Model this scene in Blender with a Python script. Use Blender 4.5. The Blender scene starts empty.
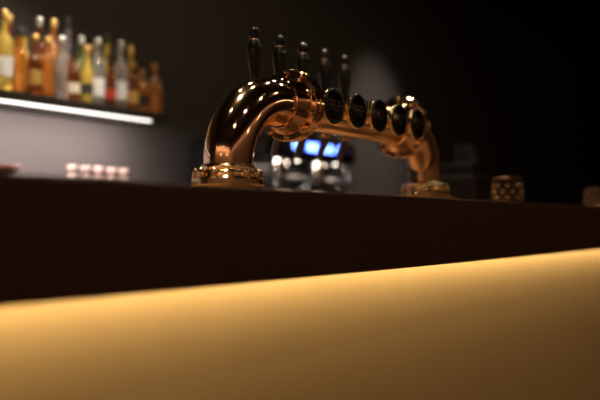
import bpy, math, random
from mathutils import Vector, Matrix
random.seed(7)
scene=bpy.context.scene

# ---------------------------------------------------------------- materials
def mat(name, col, rough=.5, metal=0., trans=0., emit=None, estr=0., ior=1.45, noise=None, coat=0., bump=None, spec=None):
    m=bpy.data.materials.new(name); m.use_nodes=True
    nt=m.node_tree; b=nt.nodes['Principled BSDF']
    b.inputs['Base Color'].default_value=(*col,1); b.inputs['Roughness'].default_value=rough
    b.inputs['Metallic'].default_value=metal; b.inputs['Transmission Weight'].default_value=trans
    b.inputs['IOR'].default_value=ior; b.inputs['Coat Weight'].default_value=coat
    if spec is not None: b.inputs['Specular IOR Level'].default_value=spec
    if emit: 
        b.inputs['Emission Color'].default_value=(*emit,1); b.inputs['Emission Strength'].default_value=estr
    if noise:
        sc,c2,stretch=noise
        tc=nt.nodes.new('ShaderNodeTexCoord'); mp=nt.nodes.new('ShaderNodeMapping')
        mp.inputs['Scale'].default_value=stretch
        n=nt.nodes.new('ShaderNodeTexNoise'); n.inputs['Scale'].default_value=sc; n.inputs['Detail'].default_value=6
        r=nt.nodes.new('ShaderNodeMixRGB'); r.inputs[1].default_value=(*col,1); r.inputs[2].default_value=(*c2,1)
        nt.links.new(tc.outputs['Object'],mp.inputs[0]); nt.links.new(mp.outputs[0],n.inputs['Vector'])
        nt.links.new(n.outputs['Fac'],r.inputs[0]); nt.links.new(r.outputs[0],b.inputs['Base Color'])
    if bump:
        sc,st=bump
        tc=nt.nodes.new('ShaderNodeTexCoord')
        n=nt.nodes.new('ShaderNodeTexNoise'); n.inputs['Scale'].default_value=sc; n.inputs['Detail'].default_value=5
        bp=nt.nodes.new('ShaderNodeBump'); bp.inputs['Strength'].default_value=st; bp.inputs['Distance'].default_value=.01
        nt.links.new(tc.outputs['Object'],n.inputs['Vector']); nt.links.new(n.outputs['Fac'],bp.inputs['Height'])
        nt.links.new(bp.outputs[0],b.inputs['Normal'])
    return m

COPPER=mat('copper',(1,.70,.47),.085,1.,noise=(9,(.97,.65,.42),(1,1,1)))
BRASS=mat('polished_copper_trim',(1,.78,.47),.10,1.)
BLACK=mat('black_lacquer',(.006,.006,.007),.3,coat=.15)
BADGE=mat('badge_enamel',(.008,.007,.007),.12,spec=.25)
MARK=mat('badge_mark',(.12,.08,.06),.4,.6)
CHROME=mat('chrome',(.75,.74,.73),.12,1.)
STEEL=mat('dark_steel',(.16,.15,.15),.3,1.)
WOOD=mat('dark_walnut',(.050,.020,.011),.40,noise=(5,(.080,.034,.018),(.6,6,8)),spec=.4)
TOPW=mat('bounce_wood_top',(.40,.24,.12),.35,noise=(5,(.32,.18,.085),(.6,7,6)))  # unseen top, wood made lighter to bounce warm light under the tower
GOLD=mat('gold_leather_panel',(.62,.44,.20),.6,noise=(5,(.56,.39,.17),(1,1,1)),bump=(30,.05),spec=.25)
PLASTER=mat('wall_plaster',(.046,.039,.036),.9,bump=(30,.2),noise=(2.5,(.038,.032,.030),(1,1,1)))
DARKWALL=mat('warm_paint',(.28,.19,.14),.8,bump=(20,.2))
CEIL=mat('ceiling_paint',(.02,.016,.014),.9,bump=(20,.2))
FLOOR=mat('floor_boards',(.04,.022,.013),.4,noise=(4,(.07,.04,.024),(.5,6,1)))
SHELF=mat('shelf_black_oak',(.012,.010,.009),.6,noise=(8,(.02,.016,.013),(1,5,5)))
GLASS=mat('clear_glass',(.95,.96,.97),.03,trans=1.,ior=1.45)
FROST=mat('frosted_cup',(.52,.35,.31),.25,coat=.6)
LEDW=mat('led_white',(1,1,1),.5,emit=(1,.94,.88),estr=2.6)
LEDG=mat('led_warm',(1,1,1),.5,emit=(1,.76,.44),estr=5)
LEDB=mat('led_back',(1,1,1),.5,emit=(1,.74,.45),estr=4.0)
BLUE=mat('display_blue',(.1,.2,1),.5,emit=(.22,.40,1),estr=8)
LAMP=mat('lamp_glow',(1,1,1),.5,emit=(1,.78,.50),estr=110)
GLINT=mat('added_glint_glow',(1,1,1),.5,emit=(1,.85,.72),estr=18)  # glow added for sparkle on the glassware
AMBG=mat('amber_votive_glass',(.05,.025,.013),.12,trans=.5)
DBRASS=mat('aged_brass',(.30,.19,.09),.22,1.)

# ---------------------------------------------------------------- helpers
def empty(name,loc=(0,0,0)):
    e=bpy.data.objects.new(name,None); e.location=loc; e.empty_display_size=.05
    scene.collection.objects.link(e); return e
def mk(name,verts,faces,mats,parent=None,loc=(0,0,0),smooth=False,midx=None,bevel=0,segs=2):
    me=bpy.data.meshes.new(name); me.from_pydata([tuple(v) for v in verts],[],faces); 
    if not isinstance(mats,(list,tuple)): mats=[mats]
    for m in mats: me.materials.append(m)
    if midx: 
        for p,i in zip(me.polygons,midx): p.material_index=i
    if smooth:
        for p in me.polygons: p.use_smooth=True
    me.update()
    o=bpy.data.objects.new(name,me); o.location=loc; scene.collection.objects.link(o)
    if parent: o.parent=parent
    if bevel:
        b=o.modifiers.new('bevel','BEVEL'); b.width=bevel; b.segments=segs; b.limit_method='ANGLE'
    return o
def boxg(a,b,V,F):
    n=len(V); x0,y0,z0=a; x1,y1,z1=b
    V+= [(x0,y0,z0),(x1,y0,z0),(x1,y1,z0),(x0,y1,z0),(x0,y0,z1),(x1,y0,z1),(x1,y1,z1),(x0,y1,z1)]
    F+= [tuple(n+i for i in f) for f in [(0,3,2,1),(4,5,6,7),(0,1,5,4),(1,2,6,5),(2,3,7,6),(3,0,4,7)]]
def box(name,a,b,m,parent=None,bevel=0,loc=(0,0,0)):
    V=[];F=[]; boxg(a,b,V,F); return mk(name,V,F,m,parent,loc,bevel=bevel)
def ax(p,axis):
    x,y,z=p
    if axis=='Z': return (x,y,z)
    if axis=='X': return (z,x,y)
    if axis=='Y': return (y,z,x)
def latheg(prof,V,F,seg=48,axis='Z',off=(0,0,0),MI=None,mis=None):
    n=len(V)
    for r,h in prof:
        for i in range(seg):
            a=2*math.pi*i/seg
            p=ax((max(r,1e-5)*math.cos(a),max(r,1e-5)*math.sin(a),h),axis)
            V.append((p[0]+off[0],p[1]+off[1],p[2]+off[2]))
    for j in range(len(prof)-1):
        for i in range(seg):
            k=(i+1)%seg
            F.append((n+j*seg+i,n+j*seg+k,n+(j+1)*seg+k,n+(j+1)*seg+i))
            if MI is not None: MI.append(mis[j] if mis else 0)
def edge(o,ang=38):
    e=o.modifiers.new('es','EDGE_SPLIT'); e.split_angle=math.radians(ang)
def lathe(name,prof,m,parent=None,loc=(0,0,0),seg=48,axis='Z',mis=None,auto=True):
    V=[];F=[];MI=[]; latheg(prof,V,F,seg,axis,MI=MI,mis=mis)
    o=mk(name,V,F,m,parent,loc,smooth=True,midx=MI)
    if auto: edge(o)
    return o
def pipe(name,path,rad,m,parent=None,loc=(0,0,0),seg=40):
    V=[];F=[]; n=len(path); P=[Vector(p) for p in path]
    ref=None
    for i,p in enumerate(P):
        t=(P[min(i+1,n-1)]-P[max(i-1,0)]).normalized()
        if ref is None:
            ref=Vector((0,1,0)) if abs(t.y)<.9 else Vector((1,0,0))
        u=(ref-t*ref.dot(t)).normalized(); ref=u; w=t.cross(u)
        r=rad[i] if isinstance(rad,(list,tuple)) else rad
        for k in range(seg):
            a=2*math.pi*k/seg; V.append(p+u*r*math.cos(a)+w*r*math.sin(a))
    for j in range(n-1):
        for i in range(seg):
            k=(i+1)%seg; F.append((j*seg+i,j*seg+k,(j+1)*seg+k,(j+1)*seg+i))
    F.append(tuple(range(seg))[::-1]); F.append(tuple((n-1)*seg+i for i in range(seg)))
    o=mk(name,V,F,m,parent,loc,smooth=True); edge(o,50); return o
def light(name,kind,parent,loc,energy,col,size=.05,target=None,**k):
    l=bpy.data.lights.new(name,kind); l.energy=energy; l.color=col
    if kind=='AREA':
        l.shape='RECTANGLE'; l.size=size[0]; l.size_y=size[1]
    else: l.shadow_soft_size=size
    for a,b in k.items(): setattr(l,a,b)
    o=bpy.data.objects.new(name,l); scene.collection.objects.link(o); o.location=loc
    if parent: o.parent=parent
    if target is not None:
        o.rotation_euler=Vector(target).to_track_quat('-Z','Y').to_euler()
    return o

# ---------------------------------------------------------------- layout constants (metres; bar runs along +X, guests at -Y)
CZ=1.064; TOP=1.12; FY=-.261; FB=TOP-.155
WALLY=1.74
box('floor',(-4,-4,-.05),(9,WALLY+.1,0),FLOOR)
box('ceiling',(-4,-4,3.0),(9,WALLY+.1,3.06),CEIL)
box('wall_back',(-4,WALLY,0),(9,WALLY+.1,3.0),PLASTER)
box('wall_front',(-4,-4.1,0),(9,-4,3.0),DARKWALL)
box('wall_left',(-4.1,-4,0),(-4,WALLY,3.0),DARKWALL)
box('wall_right',(9,-4,0),(9.1,WALLY,3.0),PLASTER)
box('baseboard_front',(-3.99,-3.999,0),(8.99,-3.98,.12),SHELF)
WY=WALLY-.004

# bar counter
bar=empty('bar_counter',(0,0,0))
X0,X1=-2.6,5.6
box('counter_slab',(X0,FY+.0205,TOP-.05),(X1,.36,TOP-.001),TOPW,bar,.002)
box('fascia',(X0,FY,FB),(X1,FY+.02,TOP),WOOD,bar,.004)
box('gold_panel',(X0,FY+.11,.10),(X1,FY+.20,TOP-.05),GOLD,bar)
box('plinth',(X0,FY+.22,0),(X1,.28,.10),SHELF,bar)
box('carcass',(X0,FY+.20,.10),(X1,.30,TOP-.05),SHELF,bar)
box('led_channel',(X0,FY+.060,TOP-.120),(X1,FY+.085,TOP-.05),STEEL,bar)
box('led_strip',(X0,FY+.063,TOP-.124),(X1,FY+.082,TOP-.1205),LEDG,bar)
light('led_light','AREA',bar,((X0+X1)/2,FY+.073,TOP-.128),10.5,(1,.75,.43),(X1-X0,.016),target=(0,.03,-1))
rail=empty('foot_rail',(0,FY-.02,.2))
pipe('rail_tube',[(X0,0,0),(X1,0,0)],.02,BRASS,rail,seg=20)
for i in range(7):
    x=X0+.4+i*1.2
    pipe('bracket_%d'%i,[(x,0,0),(x,.10,0),(x,.129,0)],.011,BRASS,rail,seg=12)

# ---------------------------------------------------------------- beer tower
TZ=CZ+.264-TOP
tower=empty('beer_tap_tower',(0,0,TOP))
LF,LR=-.234,.668; RR=.52; R0=-.012
R=.050
def elbow(name,xl,xr,sgn,br):
    path=[(xl,0,.03),(xl,0,TZ-br)]
    for i in range(1,33):
        a=math.pi/2*i/32
        path.append((xl+sgn*br*(1-math.cos(a)),0,TZ-br+br*math.sin(a)))
    path.append((xr-sgn*.02,0,TZ))
    rad=[R*.96]+[R*(1+.06*math.sin(math.pi*min(1,i/34))) for i in range(len(path)-1)]
    pipe(name,path,rad,COPPER,tower,seg=96)
elbow('front_elbow',LF,R0,1,.150); elbow('rear_elbow',LR,RR,-1,.118)
pipe('crossbar_tube',[(.0,0,TZ),(.1,0,TZ),(.26,0,TZ),(.42,0,TZ),(RR,0,TZ)],.050,COPPER,tower,seg=80)
def bolts(V,F,cx,cz,rad,n,axis,h0,h1,rb):
    for i in range(n):
        a=2*math.pi*(i+.5)/n
        c=ax((rad*math.cos(a),rad*math.sin(a),0),axis)
        o=(c[0]+cx,c[1],c[2]+cz)
        latheg([(0,h0),(rb*1.5,h0),(rb*1.5,h0+(h1-h0)*.12),(rb*1.1,h0+(h1-h0)*.12)],V,F,16,axis,o)
        latheg([(rb*1.15,h0+(h1-h0)*.12),(rb*1.15,h0+(h1-h0)*.6)],V,F,6,axis,o)
        latheg([(rb*1.15,h0+(h1-h0)*.6),(rb*.95,h0+(h1-h0)*.82),(rb*.5,h0+(h1-h0)*.96),(0,h1)],V,F,12,axis,o)
def base(nm,x):
    lathe(nm,[(0,0),(.0735,0),(.0745,.002),(.0745,.012),(.072,.0145),(.0705,.016),(.072,.0175),(.0745,.020),(.0745,.030),(.072,.033),
      (.062,.034),(.060,.036),(.060,.044),(.0585,.047),(.055,.049),(.0565,.052),(.0565,.057),(.054,.0605),(.051,.062),(.046,.062)],BRASS,tower,(x,0,0),64)
    V=[];F=[]; bolts(V,F,0,0,.0665,12,'Z',.033,.052,.0052)
    o=mk(nm+'_bolts',V,F,BRASS,tower,(x,0,0),smooth=True); edge(o)
base('front_base',LF); base('rear_base',LR)
def ring(nm,x,k=1.):
    pr=[(.049,-.050),(.054,-.049),(.057,-.044),(.060,-.034),(.064,-.026),(.066,-.020),(.066,-.017),(.078,-.016),(.080,-.014),(.080,-.004),(.0775,-.0015),(.076,0),
        (.0775,.0015),(.080,.004),(.080,.014),(.078,.016),(.069,.017),(.068,.024),(.064,.034),(.058,.042),(.055,.048),(.050,.05)]
    pr=[(r*(k if r>.063 else 1),h) for r,h in pr]
    lathe(nm,pr,COPPER,tower,(x,0,TZ),72,'X')
    V=[];F=[]
    bolts(V,F,0,0,.0725*k,10,'X',.016,.025,.0042)
    bolts(V,F,0,0,.0725*k,10,'X',-.016,-.025,.0042)
    o=mk(nm+'_bolts',V,F,BRASS,tower,(x,0,TZ),smooth=True); edge(o)
ring('front_flange',R0,1.02); ring('rear_flange',RR,1.07)
def sc(p,k): return [(r*k,h) for r,h in p]
for i in range(5):
    x=.046+.104*i
    V=[];F=[]
    latheg([(.020,-.045),(.020,-.052),(.013,-.054),(.013,-.066),(.022,-.068),(.030,-.070)],V,F,32,'Y')
    o=mk('badge_stem_%d'%i,V,F,BRASS,tower,(x,0,TZ),smooth=True); edge(o)
    V=[];F=[];MI=[]
    latheg([(0,-.069),(.036,-.069),(.040,-.071),(.0415,-.074),(.0415,-.080),(.040,-.083),(.0385,-.0835),(.037,-.082),(.034,-.082),(.02,-.0838),(0,-.0845)],V,F,56,'Y',MI=MI,mis=[2,2,2,2,0,0,0,1,1,1])
    mk('badge_%d'%i,V,F,[BLACK,BADGE,BRASS],tower,(x,0,TZ),smooth=True,midx=MI)
    V=[];F=[]
    for (w,z,h) in [(.020,.008,.005),(.026,-.001,.005),(.014,-.011,.004)]:
        nseg=6
        for k in range(nseg):
            xx=-w+(2*w)*k/nseg
            if (k+i)%4==3: continue
            boxg((xx,-.0852,z),(xx+2*w/nseg*.7,-.0838,z+h),V,F)
    mk('badge_lettering_%d'%i,V,F,MARK,tower,(x,0,TZ))
    HY=.150
    pipe('shank_%d'%i,[(x,.04,TZ),(x,.07,TZ),(x,HY-.012,TZ)],[.016,.012,.012],BRASS,tower,seg=24)
    lathe('tap_body_%d'%i,[(0,-.035),(.013,-.035),(.016,-.028),(.016,.02),(.019,.024),(.019,.030),(.014,.036),(.011,.046),(.009,.056),(.012,.058),(.012,.062),(0,.063)],BRASS,tower,(x,HY,TZ),32)
    pipe('spout_%d'%i,[(x,HY,TZ-.03),(x,HY+.003,TZ-.05),(x,HY+.012,TZ-.07),(x,HY+.018,TZ-.095)],[.012,.010,.009,.009],STEEL,tower,seg=20)
    lathe('handle_%d'%i,sc([(0,.060),(.009,.060),(.011,.064),(.010,.070),(.0085,.078),(.010,.095),(.0135,.120),(.0160,.145),(.0165,.160),(.0140,.172),(.0095,.178),(.0080,.181),(.0110,.185),(.0125,.192),(.0115,.202),(.007,.209),(0,.213)],1.12),BLACK,tower,(x,HY,TZ),32)
    lathe('handle_ferrule_%d'%i,sc([(.0086,.178),(.0105,.1795),(.0105,.182),(.0086,.1835)],1.12),CHROME,tower,(x,HY,TZ),24)
# ---------------------------------------------------------------- back bar shelf with bottles
SY=1.48; SZ=CZ+.436
sh=empty('bottle_shelf',(0,0,0))
SX0,SX1=-1.4,1.12
box('shelf_board',(SX0,SY,SZ+.004),(SX1,WY,SZ+.040),SHELF,sh,.003)
box('led_strip',(SX0,SY+.003,SZ-.004),(SX1-.09,SY+.012,SZ+.0045),LEDW,sh,.001)
light('led_light','AREA',sh,((SX0+SX1)/2,SY+.03,SZ-.008),42,(1,.86,.82),(SX1-SX0-.1,.02),target=(0,.45,-1))
box('bottle_backlight',(SX0,WY-.010,SZ+.042),(SX1-.05,WY-.002,SZ+.070),LEDB,None,.001)
STOP=SZ+.0405
def glassmat(name,c,t=.72):
    return mat(name,c,.06,trans=t,coat=.8)
GM={'amber':glassmat('amber_spirit',(.95,.40,.07)),'yellow':glassmat('yellow_liqueur',(1,.76,.16),.55),'clear':glassmat('clear_spirit',(.88,.88,.90),.85),
    'brown':glassmat('dark_rum',(.34,.10,.025)),'red':glassmat('bitter_red',(.62,.13,.05)),'green':glassmat('green_bottle',(.25,.38,.12))}
LAB={'cream':mat('label_cream',(.75,.68,.52),.6),'white':mat('label_white',(.85,.85,.85),.6),'black':mat('label_black',(.03,.03,.03),.5),'gold':mat('label_gold',(.75,.5,.15),.4,.5),'red':mat('label_red',(.5,.05,.03),.5)}
CAPS=[mat('cap_black',(.02,.02,.02),.4),mat('cap_gold',(.8,.55,.2),.3,1),mat('cap_silver',(.7,.7,.7),.3,1)]
def bottle(name,x,y,z,h,r,g,l,cap,shape=0):
    s=h
    if shape==0: body=[(r,.015*s),(r,.14*s),(r,.40*s),(r,.58*s),(r*.93,.63*s),(r*.62,.69*s),(r*.36,.74*s)]
    elif shape==1: body=[(r,.015*s),(r,.16*s),(r,.34*s),(r,.50*s),(r*.98,.52*s),(r*.75,.60*s),(r*.40,.72*s)]
    else: body=[(r*.86,.015*s),(r*.9,.18*s),(r,.42*s),(r,.60*s),(r*.9,.65*s),(r*.5,.70*s),(r*.36,.73*s)]
    nk=max(.012,r*.32)
    prof=[(0,0),(r*.9,0)]+body+[(nk,.78*s),(nk,.88*s),(nk*1.25,.885*s),(nk*1.25,.99*s),(nk*1.1,s),(0,s)]
    mis=[0]*(len(prof)-1)
    if l: mis[3]=1
    mis[-1]=mis[-2]=mis[-3]=mis[-4]=2
    lathe(name,prof,[GM[g],LAB[l or 'cream'],CAPS[cap]],None,(x,y,z),28,mis=mis)
names={'amber':'whiskey_bottle','yellow':'liqueur_bottle','clear':'vodka_bottle','brown':'rum_bottle','red':'bitters_bottle','green':'gin_bottle'}
seq=[('amber',.225,.034,None,1,1),('amber',.19,.026,'black',1,0),('brown',.21,.027,'gold',1,0),('clear',.29,.031,'white',2,0),('brown',.22,.024,'red',0,1),('clear',.28,.030,'white',2,0),('yellow',.235,.025,'black',1,1),
 ('brown',.22,.030,'cream',0,1),('clear',.25,.026,None,2,2),('amber',.24,.027,None,1,0),('brown',.235,.028,'gold',1,2),('amber',.25,.029,None,0,1),('yellow',.30,.036,'white',1,2),('green',.26,.026,None,0,0),('yellow',.34,.032,None,1,0),('brown',.26,.030,'red',0,1),('clear',.29,.028,'white',2,2),
 ('red',.26,.027,'black',1,0)]
x=1.095
for i in range(34):
    g,h,r,l,c,s=seq[i%18]
    bottle(names[g],x,SY+.050+.008*(i%2),STOP,h,r,g,l,c,s)
    x-=r+seq[(i+1)%18][2]+.008
gs=['yellow','brown','yellow','clear','green','clear','amber','brown','yellow','red','clear','amber']
for i in range(28):
    g=gs[i%12]
    bottle(names[g],1.045-i*.070,SY+.150,STOP,.27+.11*random.random(),.027+.004*random.random(),g,random.choice([None,'black','white','gold']),(i+1)%3,(i*2)%3)
# lower shelf with stacked cups
ls=empty('cup_shelf',(0,0,0))
LZ=CZ+.156
box('shelf_board',(-1.2,SY,LZ-.012),(.95,WY,LZ),SHELF,ls,.002)
box('shelf_edge',(-1.2,SY-.004,LZ-.012),(.95,SY-.0005,LZ),STEEL,ls,.001)
def tumbler(name,x,y,z,h,r,m=GLASS,r0=None,seg=24):
    r0=r0 or r*.82; t=.0022
    lathe(name,[(0,0),(r0,0),(r0+.001,.002),(r,h-.001),(r-t*.5,h),(r-t,h-.001),(r0-t,.008),(0,.007)],m,None,(x,y,z),seg,auto=False)
cupp=[(0,0),(.010,0),(.012,.003),(.018,.014),(.020,.026),(.0185,.026),(.0155,.014),(.010,.006),(0,.005)]
for i in range(5):
    V=[];F=[]
    for lv in range(2):
        latheg([(r,h+lv*.040) for r,h in cupp],V,F,24)
    latheg([(0,.026),(.012,.0262),(.021,.029),(.021,.0305),(.012,.029),(0,.0395)],V,F,24)
    mk('espresso_cup_stack',V,F,FROST,None,(.905-i*.068,SY+.04,LZ+.0002),smooth=True)
BOWL=mat('walnut_bowl',(.10,.030,.018),.35,noise=(8,(.07,.02,.012),(1,1,5)))
lathe('wooden_bowl',[(0,0),(.050,0),(.052,.004),(.080,.022),(.098,.052),(.094,.053),(.076,.026),(.048,.009),(0,.008)],BOWL,None,(.33,SY+.115,LZ+.0002),40,auto=False)

# back counter
bc=empty('back_counter',(0,0,0))
box('worktop',(-3.5,1.08,.90),(6.5,WY,.94),SHELF,bc,.003)
box('cabinets',(-3.5,1.12,.10),(6.5,WY,.90),SHELF,bc)
box('plinth',(-3.5,1.18,0),(6.5,WY,.10),SHELF,bc)
for i in range(16):
    box('door_%d'%i,(-3.48+i*.625,1.10,.12),(-2.88+i*.625,1.12,.88),WOOD,bc,.003)
# espresso machine
MX=1.47
em=empty('espresso_machine',(MX,1.16,.94))
W=.78
box('base',(0,0,.02),(W,.5,.17),STEEL,em,.008)
for i,(fx,fy) in enumerate([(.05,.05),(W-.05,.05),(.05,.45),(W-.05,.45)]):
    lathe('foot_%d'%i,[(0,0),(.022,0),(.02,.02),(0,.02)],BLACK,em,(fx,fy,0),20)
box('back_body',(0,.24,.17),(W,.5,.44),BLACK,em,.012)
box('head',(-.005,.03,.425),(W+.005,.5,.535),BLACK,em,.015)
box('drip_grid',(.03,.01,.17),(W-.03,.23,.178),CHROME,em,.002)
for i,gx in enumerate([.22,.56]):
    lathe('group_head_%d'%i,[(0,0),(.034,0),(.036,.01),(.036,.045),(.044,.05),(.044,.09),(.03,.10)],CHROME,em,(gx,.13,.33),32)
    pipe('portafilter_handle_%d'%i,[(gx,.10,.337),(gx,.0,.33),(gx,-.07,.32)],[.010,.013,.012],BLACK,em,seg=16)
    pipe('portafilter_spout_%d'%i,[(gx,.13,.337),(gx,.13,.30)],.010,CHROME,em,seg=14)
for i,gx in enumerate([.07,W-.07]):
    pipe('steam_wand_%d'%i,[(gx,.06,.43),(gx,.03,.35),(gx,.02,.24)],.006,CHROME,em,seg=12)
    lathe('steam_knob_%d'%i,[(0,-.02),(.02,-.02),(.023,-.01),(.023,0),(0,0)],BLACK,em,(gx,.03,.49),20,'Y')
for i in range(4):
    lathe('worklight_%d'%i,[(0,0),(.005,0),(.005,.004),(0,.004)],GLINT,em,(.13+i*.17,.07,.4205),12)  # small glowing discs added to put glints on glass and chrome
light('worklight_beam','AREA',em,(W/2,.10,.418),2.0,(1,.80,.62),(.6,.03),target=(0,0,-1))  # added fill for the glasses below
V=[];F=[]
segmap={'0':'abcdef','8':'abcdefg','3':'abgcd','5':'afgcd','1':'bc'}
def digit(x,ch,z=.472,w=.026,h=.038,t=.006):
    S={'a':((x,z+h-t),(x+w,z+h)),'d':((x,z),(x+w,z+t)),'g':((x,z+h/2-t/2),(x+w,z+h/2+t/2)),'f':((x,z+h/2),(x+t,z+h)),'b':((x+w-t,z+h/2),(x+w,z+h)),'e':((x,z),(x+t,z+h/2)),'c':((x+w-t,z),(x+w,z+h/2))}
    for s in segmap[ch]:
        (a,b),(c,d)=S[s]; boxg((a,.024,b),(c,.029,d),V,F)
for xx,ch in [(.19,'1'),(.24,'5'),(.33,'8'),(.38,'0'),(.47,'5'),(.52,'3'),(.61,'0')]: digit(xx,ch)
mk('display_digits',V,F,BLUE,em)
cupm=mat('porcelain',(.7,.62,.56),.25)
for i,(gx,gy) in enumerate([(.14,.05),(.30,.05),(.38,.07),(.46,.05),(.64,.05),(.70,.10),(.33,.16),(.46,.16)]):
    tumbler('highball_glass',MX+gx,1.16+gy,.94+.1785,.09+.02*(i%3),.030,GLASS if i%3 else cupm)
for i in range(5):
    lathe('espresso_cup',[(0,0),(.018,0),(.022,.006),(.032,.03),(.035,.055),(.033,.055),(.029,.03),(.018,.008),(0,.007)],STEEL,None,(MX+.08+i*.15,1.38,.94+.5355),24,auto=False)
def wineglass(x,y,z):
    lathe('wine_glass',[(0,0),(.034,0),(.034,.002),(.006,.006),(.004,.02),(.004,.085),(.012,.095),(.034,.125),(.038,.155),(.031,.205),(.030,.205),(.036,.155),(.032,.127),(.010,.099),(0,.097)],GLASS,None,(x,y,z),24,auto=False)
for i in range(5): wineglass(2.40+i*.10,1.22+.05*(i%2),.94)

# ---------------------------------------------------------------- things on the bar
def votive(x,y):
    e=empty('candle_holder',(x,y,TOP))
    lathe('glass_cup',[(0,0),(.036,0),(.040,.004),(.046,.040),(.047,.088),(.0455,.090),(.044,.088),(.043,.040),(.036,.010),(0,.010)],AMBG,e,(0,0,0),12,auto=True)
    lathe('metal_rim',[(.0465,.084),(.0485,.085),(.0485,.091),(.0465,.0925),(.0445,.091),(.0445,.085)],DBRASS,e,(0,0,0),32)
    lathe('metal_foot',[(.0385,.0),(.043,.0),(.045,.006),(.0425,.012),(.040,.012)],DBRASS,e,(0,0,0),32)
    V=[];F=[]
    for j in range(3):
        for i in range(9):
            a=2*math.pi*(i+.5*(j%2))/9
            latheg([(0,-.004),(.004,-.003),(.005,0),(.004,.003),(0,.004)],V,F,8,'Z',(.0475*math.cos(a),.0475*math.sin(a),.026+.020*j))
    mk('studs',V,F,BRASS,e,smooth=True)
votive(1.12,-.08); votive(2.17,-.08); votive(3.2,-.08)
cd=empty('bar_caddy',(1.30,.15,TOP))
box('tray',(-.085,-.07,0),(.085,.07,.11),BLACK,cd,.008)
box('divider_cup',(-.08,-.06,.11),(-.005,.06,.155),BLACK,cd,.006)
lathe('jar',[(0,.11),(.032,.11),(.034,.115),(.036,.19),(.030,.205),(.031,.212),(.012,.218),(.012,.232),(0,.234)],BLACK,cd,(.045,0,0),28)
for i in range(7):
    pipe('stirrer_%d'%i,[(-.06+i*.006,-.03+.01*i,.14),(-.075+i*.012,-.04+.013*i,.225)],.0028,BLACK,cd,seg=8)
lathe('coaster_stack',[(0,0),(.045,0),(.045,.012),(.044,.0125),(.045,.013),(.045,.026),(0,.026)],BRASS,None,(1.02,.10,TOP),32)

# ---------------------------------------------------------------- lamps, all out of frame
def unseen_spot(x,y,energy,target=(0,0,-1),ang=50,col=(1,.74,.48),blend=.7,r=1.):
    e=empty('unseen_downlight',(x,y,3.0))
    lathe('trim_ring',[(.045*r,-.0005),(.065*r,-.0005),(.065*r,-.012),(.06*r,-.015),(.05*r,-.012),(.045*r,-.0005)],BLACK,e,(0,0,0),28)
    lathe('lens',[(0,-.001),(.045*r,-.001),(.045*r,-.004),(0,-.004)],LAMP,e,(0,0,0),24)
    if energy: light('beam','SPOT',e,(0,0,-.03),energy,col,.05,target=target,spot_size=math.radians(ang),spot_blend=blend)
def aim(x,y,tx,ty,tz): return (tx-x,ty-y,tz-3.0)
for x in (-1.5,-.3,.9,2.1): unseen_spot(x,-1.6,3,ang=40)  # added on the guest side, lens discs give the copper its highlights
for x in (-1.0,-.3,.35,1.1,1.9): unseen_spot(x,.12,120,ang=19,blend=.5)  # added row, lights the bar top so copper undersides glow
unseen_spot(.2,.80,120,aim(.2,.80,.50,1.6,1.60),30,(1,.86,.70),.9)  # added to brighten the bottles
unseen_spot(.8,.90,60,aim(.8,.90,.75,1.6,1.58),26,(1,.86,.70),.9)  # second added spot, more contrast on the bottles
unseen_spot(1.8,.70,12,aim(1.8,.70,1.85,1.2,1.2),26,(1,.85,.7))  # added for sparkle on the machine and glasses
unseen_spot(3.35,.45,170,aim(3.35,.45,3.42,1.74,1.60),38,(1,.86,.74),1.)
BULB=mat('bulb_glow',(1,.8,.6),.5,emit=(1,.72,.44),estr=9)
def add_pendant(x,y,z,r=.06):  # unseen lamp added as a reflection source for the copper
    e=empty('added_pendant',(x,y,z))
    lathe('bulb',[(0,-r)]+[(r*math.sin(math.pi*k/16),-r*math.cos(math.pi*k/16)) for k in range(1,16)]+[(0,r)],BULB,e,(0,0,0),32,auto=False)
    lathe('shade',[(.125,-.015),(.122,-.013),(.105,.04),(.06,.10),(.025,.125),(.02,.16),(0,.16)],BRASS,e,(0,0,0),36)  # opaque, added to keep the bulb off the upper walls
    pipe('cord',[(0,0,.16),(0,0,3.0-z-.02)],.004,BLACK,e,seg=8)
    lathe('canopy',[(0,0),(.05,0),(.05,-.02),(0,-.02)],BLACK,e,(0,0,3.0-z-.0005),24)
for (x,y,z) in [(-3.0,-1.9,1.85),(.7,-2.1,1.85),(1.9,-2.1,1.85),(3.1,-2.1,1.85),(-3.2,-.3,1.85)]: add_pendant(x,y,z)
cv=empty('added_cove',(0,0,0))  # unseen coves added, lit walls give the copper broad reflections
box('added_ledge_front',(-3.9,-3.999,2.60),(8.9,-3.85,2.63),SHELF,cv)
light('cove_fill_front','AREA',cv,(2.4,-3.80,2.58),28,(1,.68,.46),(12,.05),target=(0,-.35,-1))
box('added_ledge_left',(-3.999,-3.8,2.60),(-3.85,1.6,2.63),SHELF,cv)
light('cove_fill_left','AREA',cv,(-3.8,-1.1,2.58),50,(1,.68,.46),(.05,5),target=None)
bpy.data.objects['cove_fill_left'].rotation_euler=(0,math.radians(20),0)

w=bpy.data.worlds.new('night'); scene.world=w; w.use_nodes=True
w.node_tree.nodes['Background'].inputs[0].default_value=(.02,.014,.01,1); w.node_tree.nodes['Background'].inputs[1].default_value=.2

# ---------------------------------------------------------------- camera
cam=bpy.data.cameras.new('camera'); co=bpy.data.objects.new('camera',cam); scene.collection.objects.link(co)
th=math.atan(580/833); p=math.atan(22/833)
co.location=(-1.551,-1.097,CZ)
co.rotation_euler=Vector((math.cos(th)*math.cos(p),math.sin(th)*math.cos(p),math.sin(p))).to_track_quat('-Z','Y').to_euler()
cam.lens=50; cam.sensor_width=36; cam.clip_start=.02
cam.dof.use_dof=True; cam.dof.focus_distance=1.84; cam.dof.aperture_fstop=1.5
scene.camera=co
scene.view_settings.view_transform='Standard'
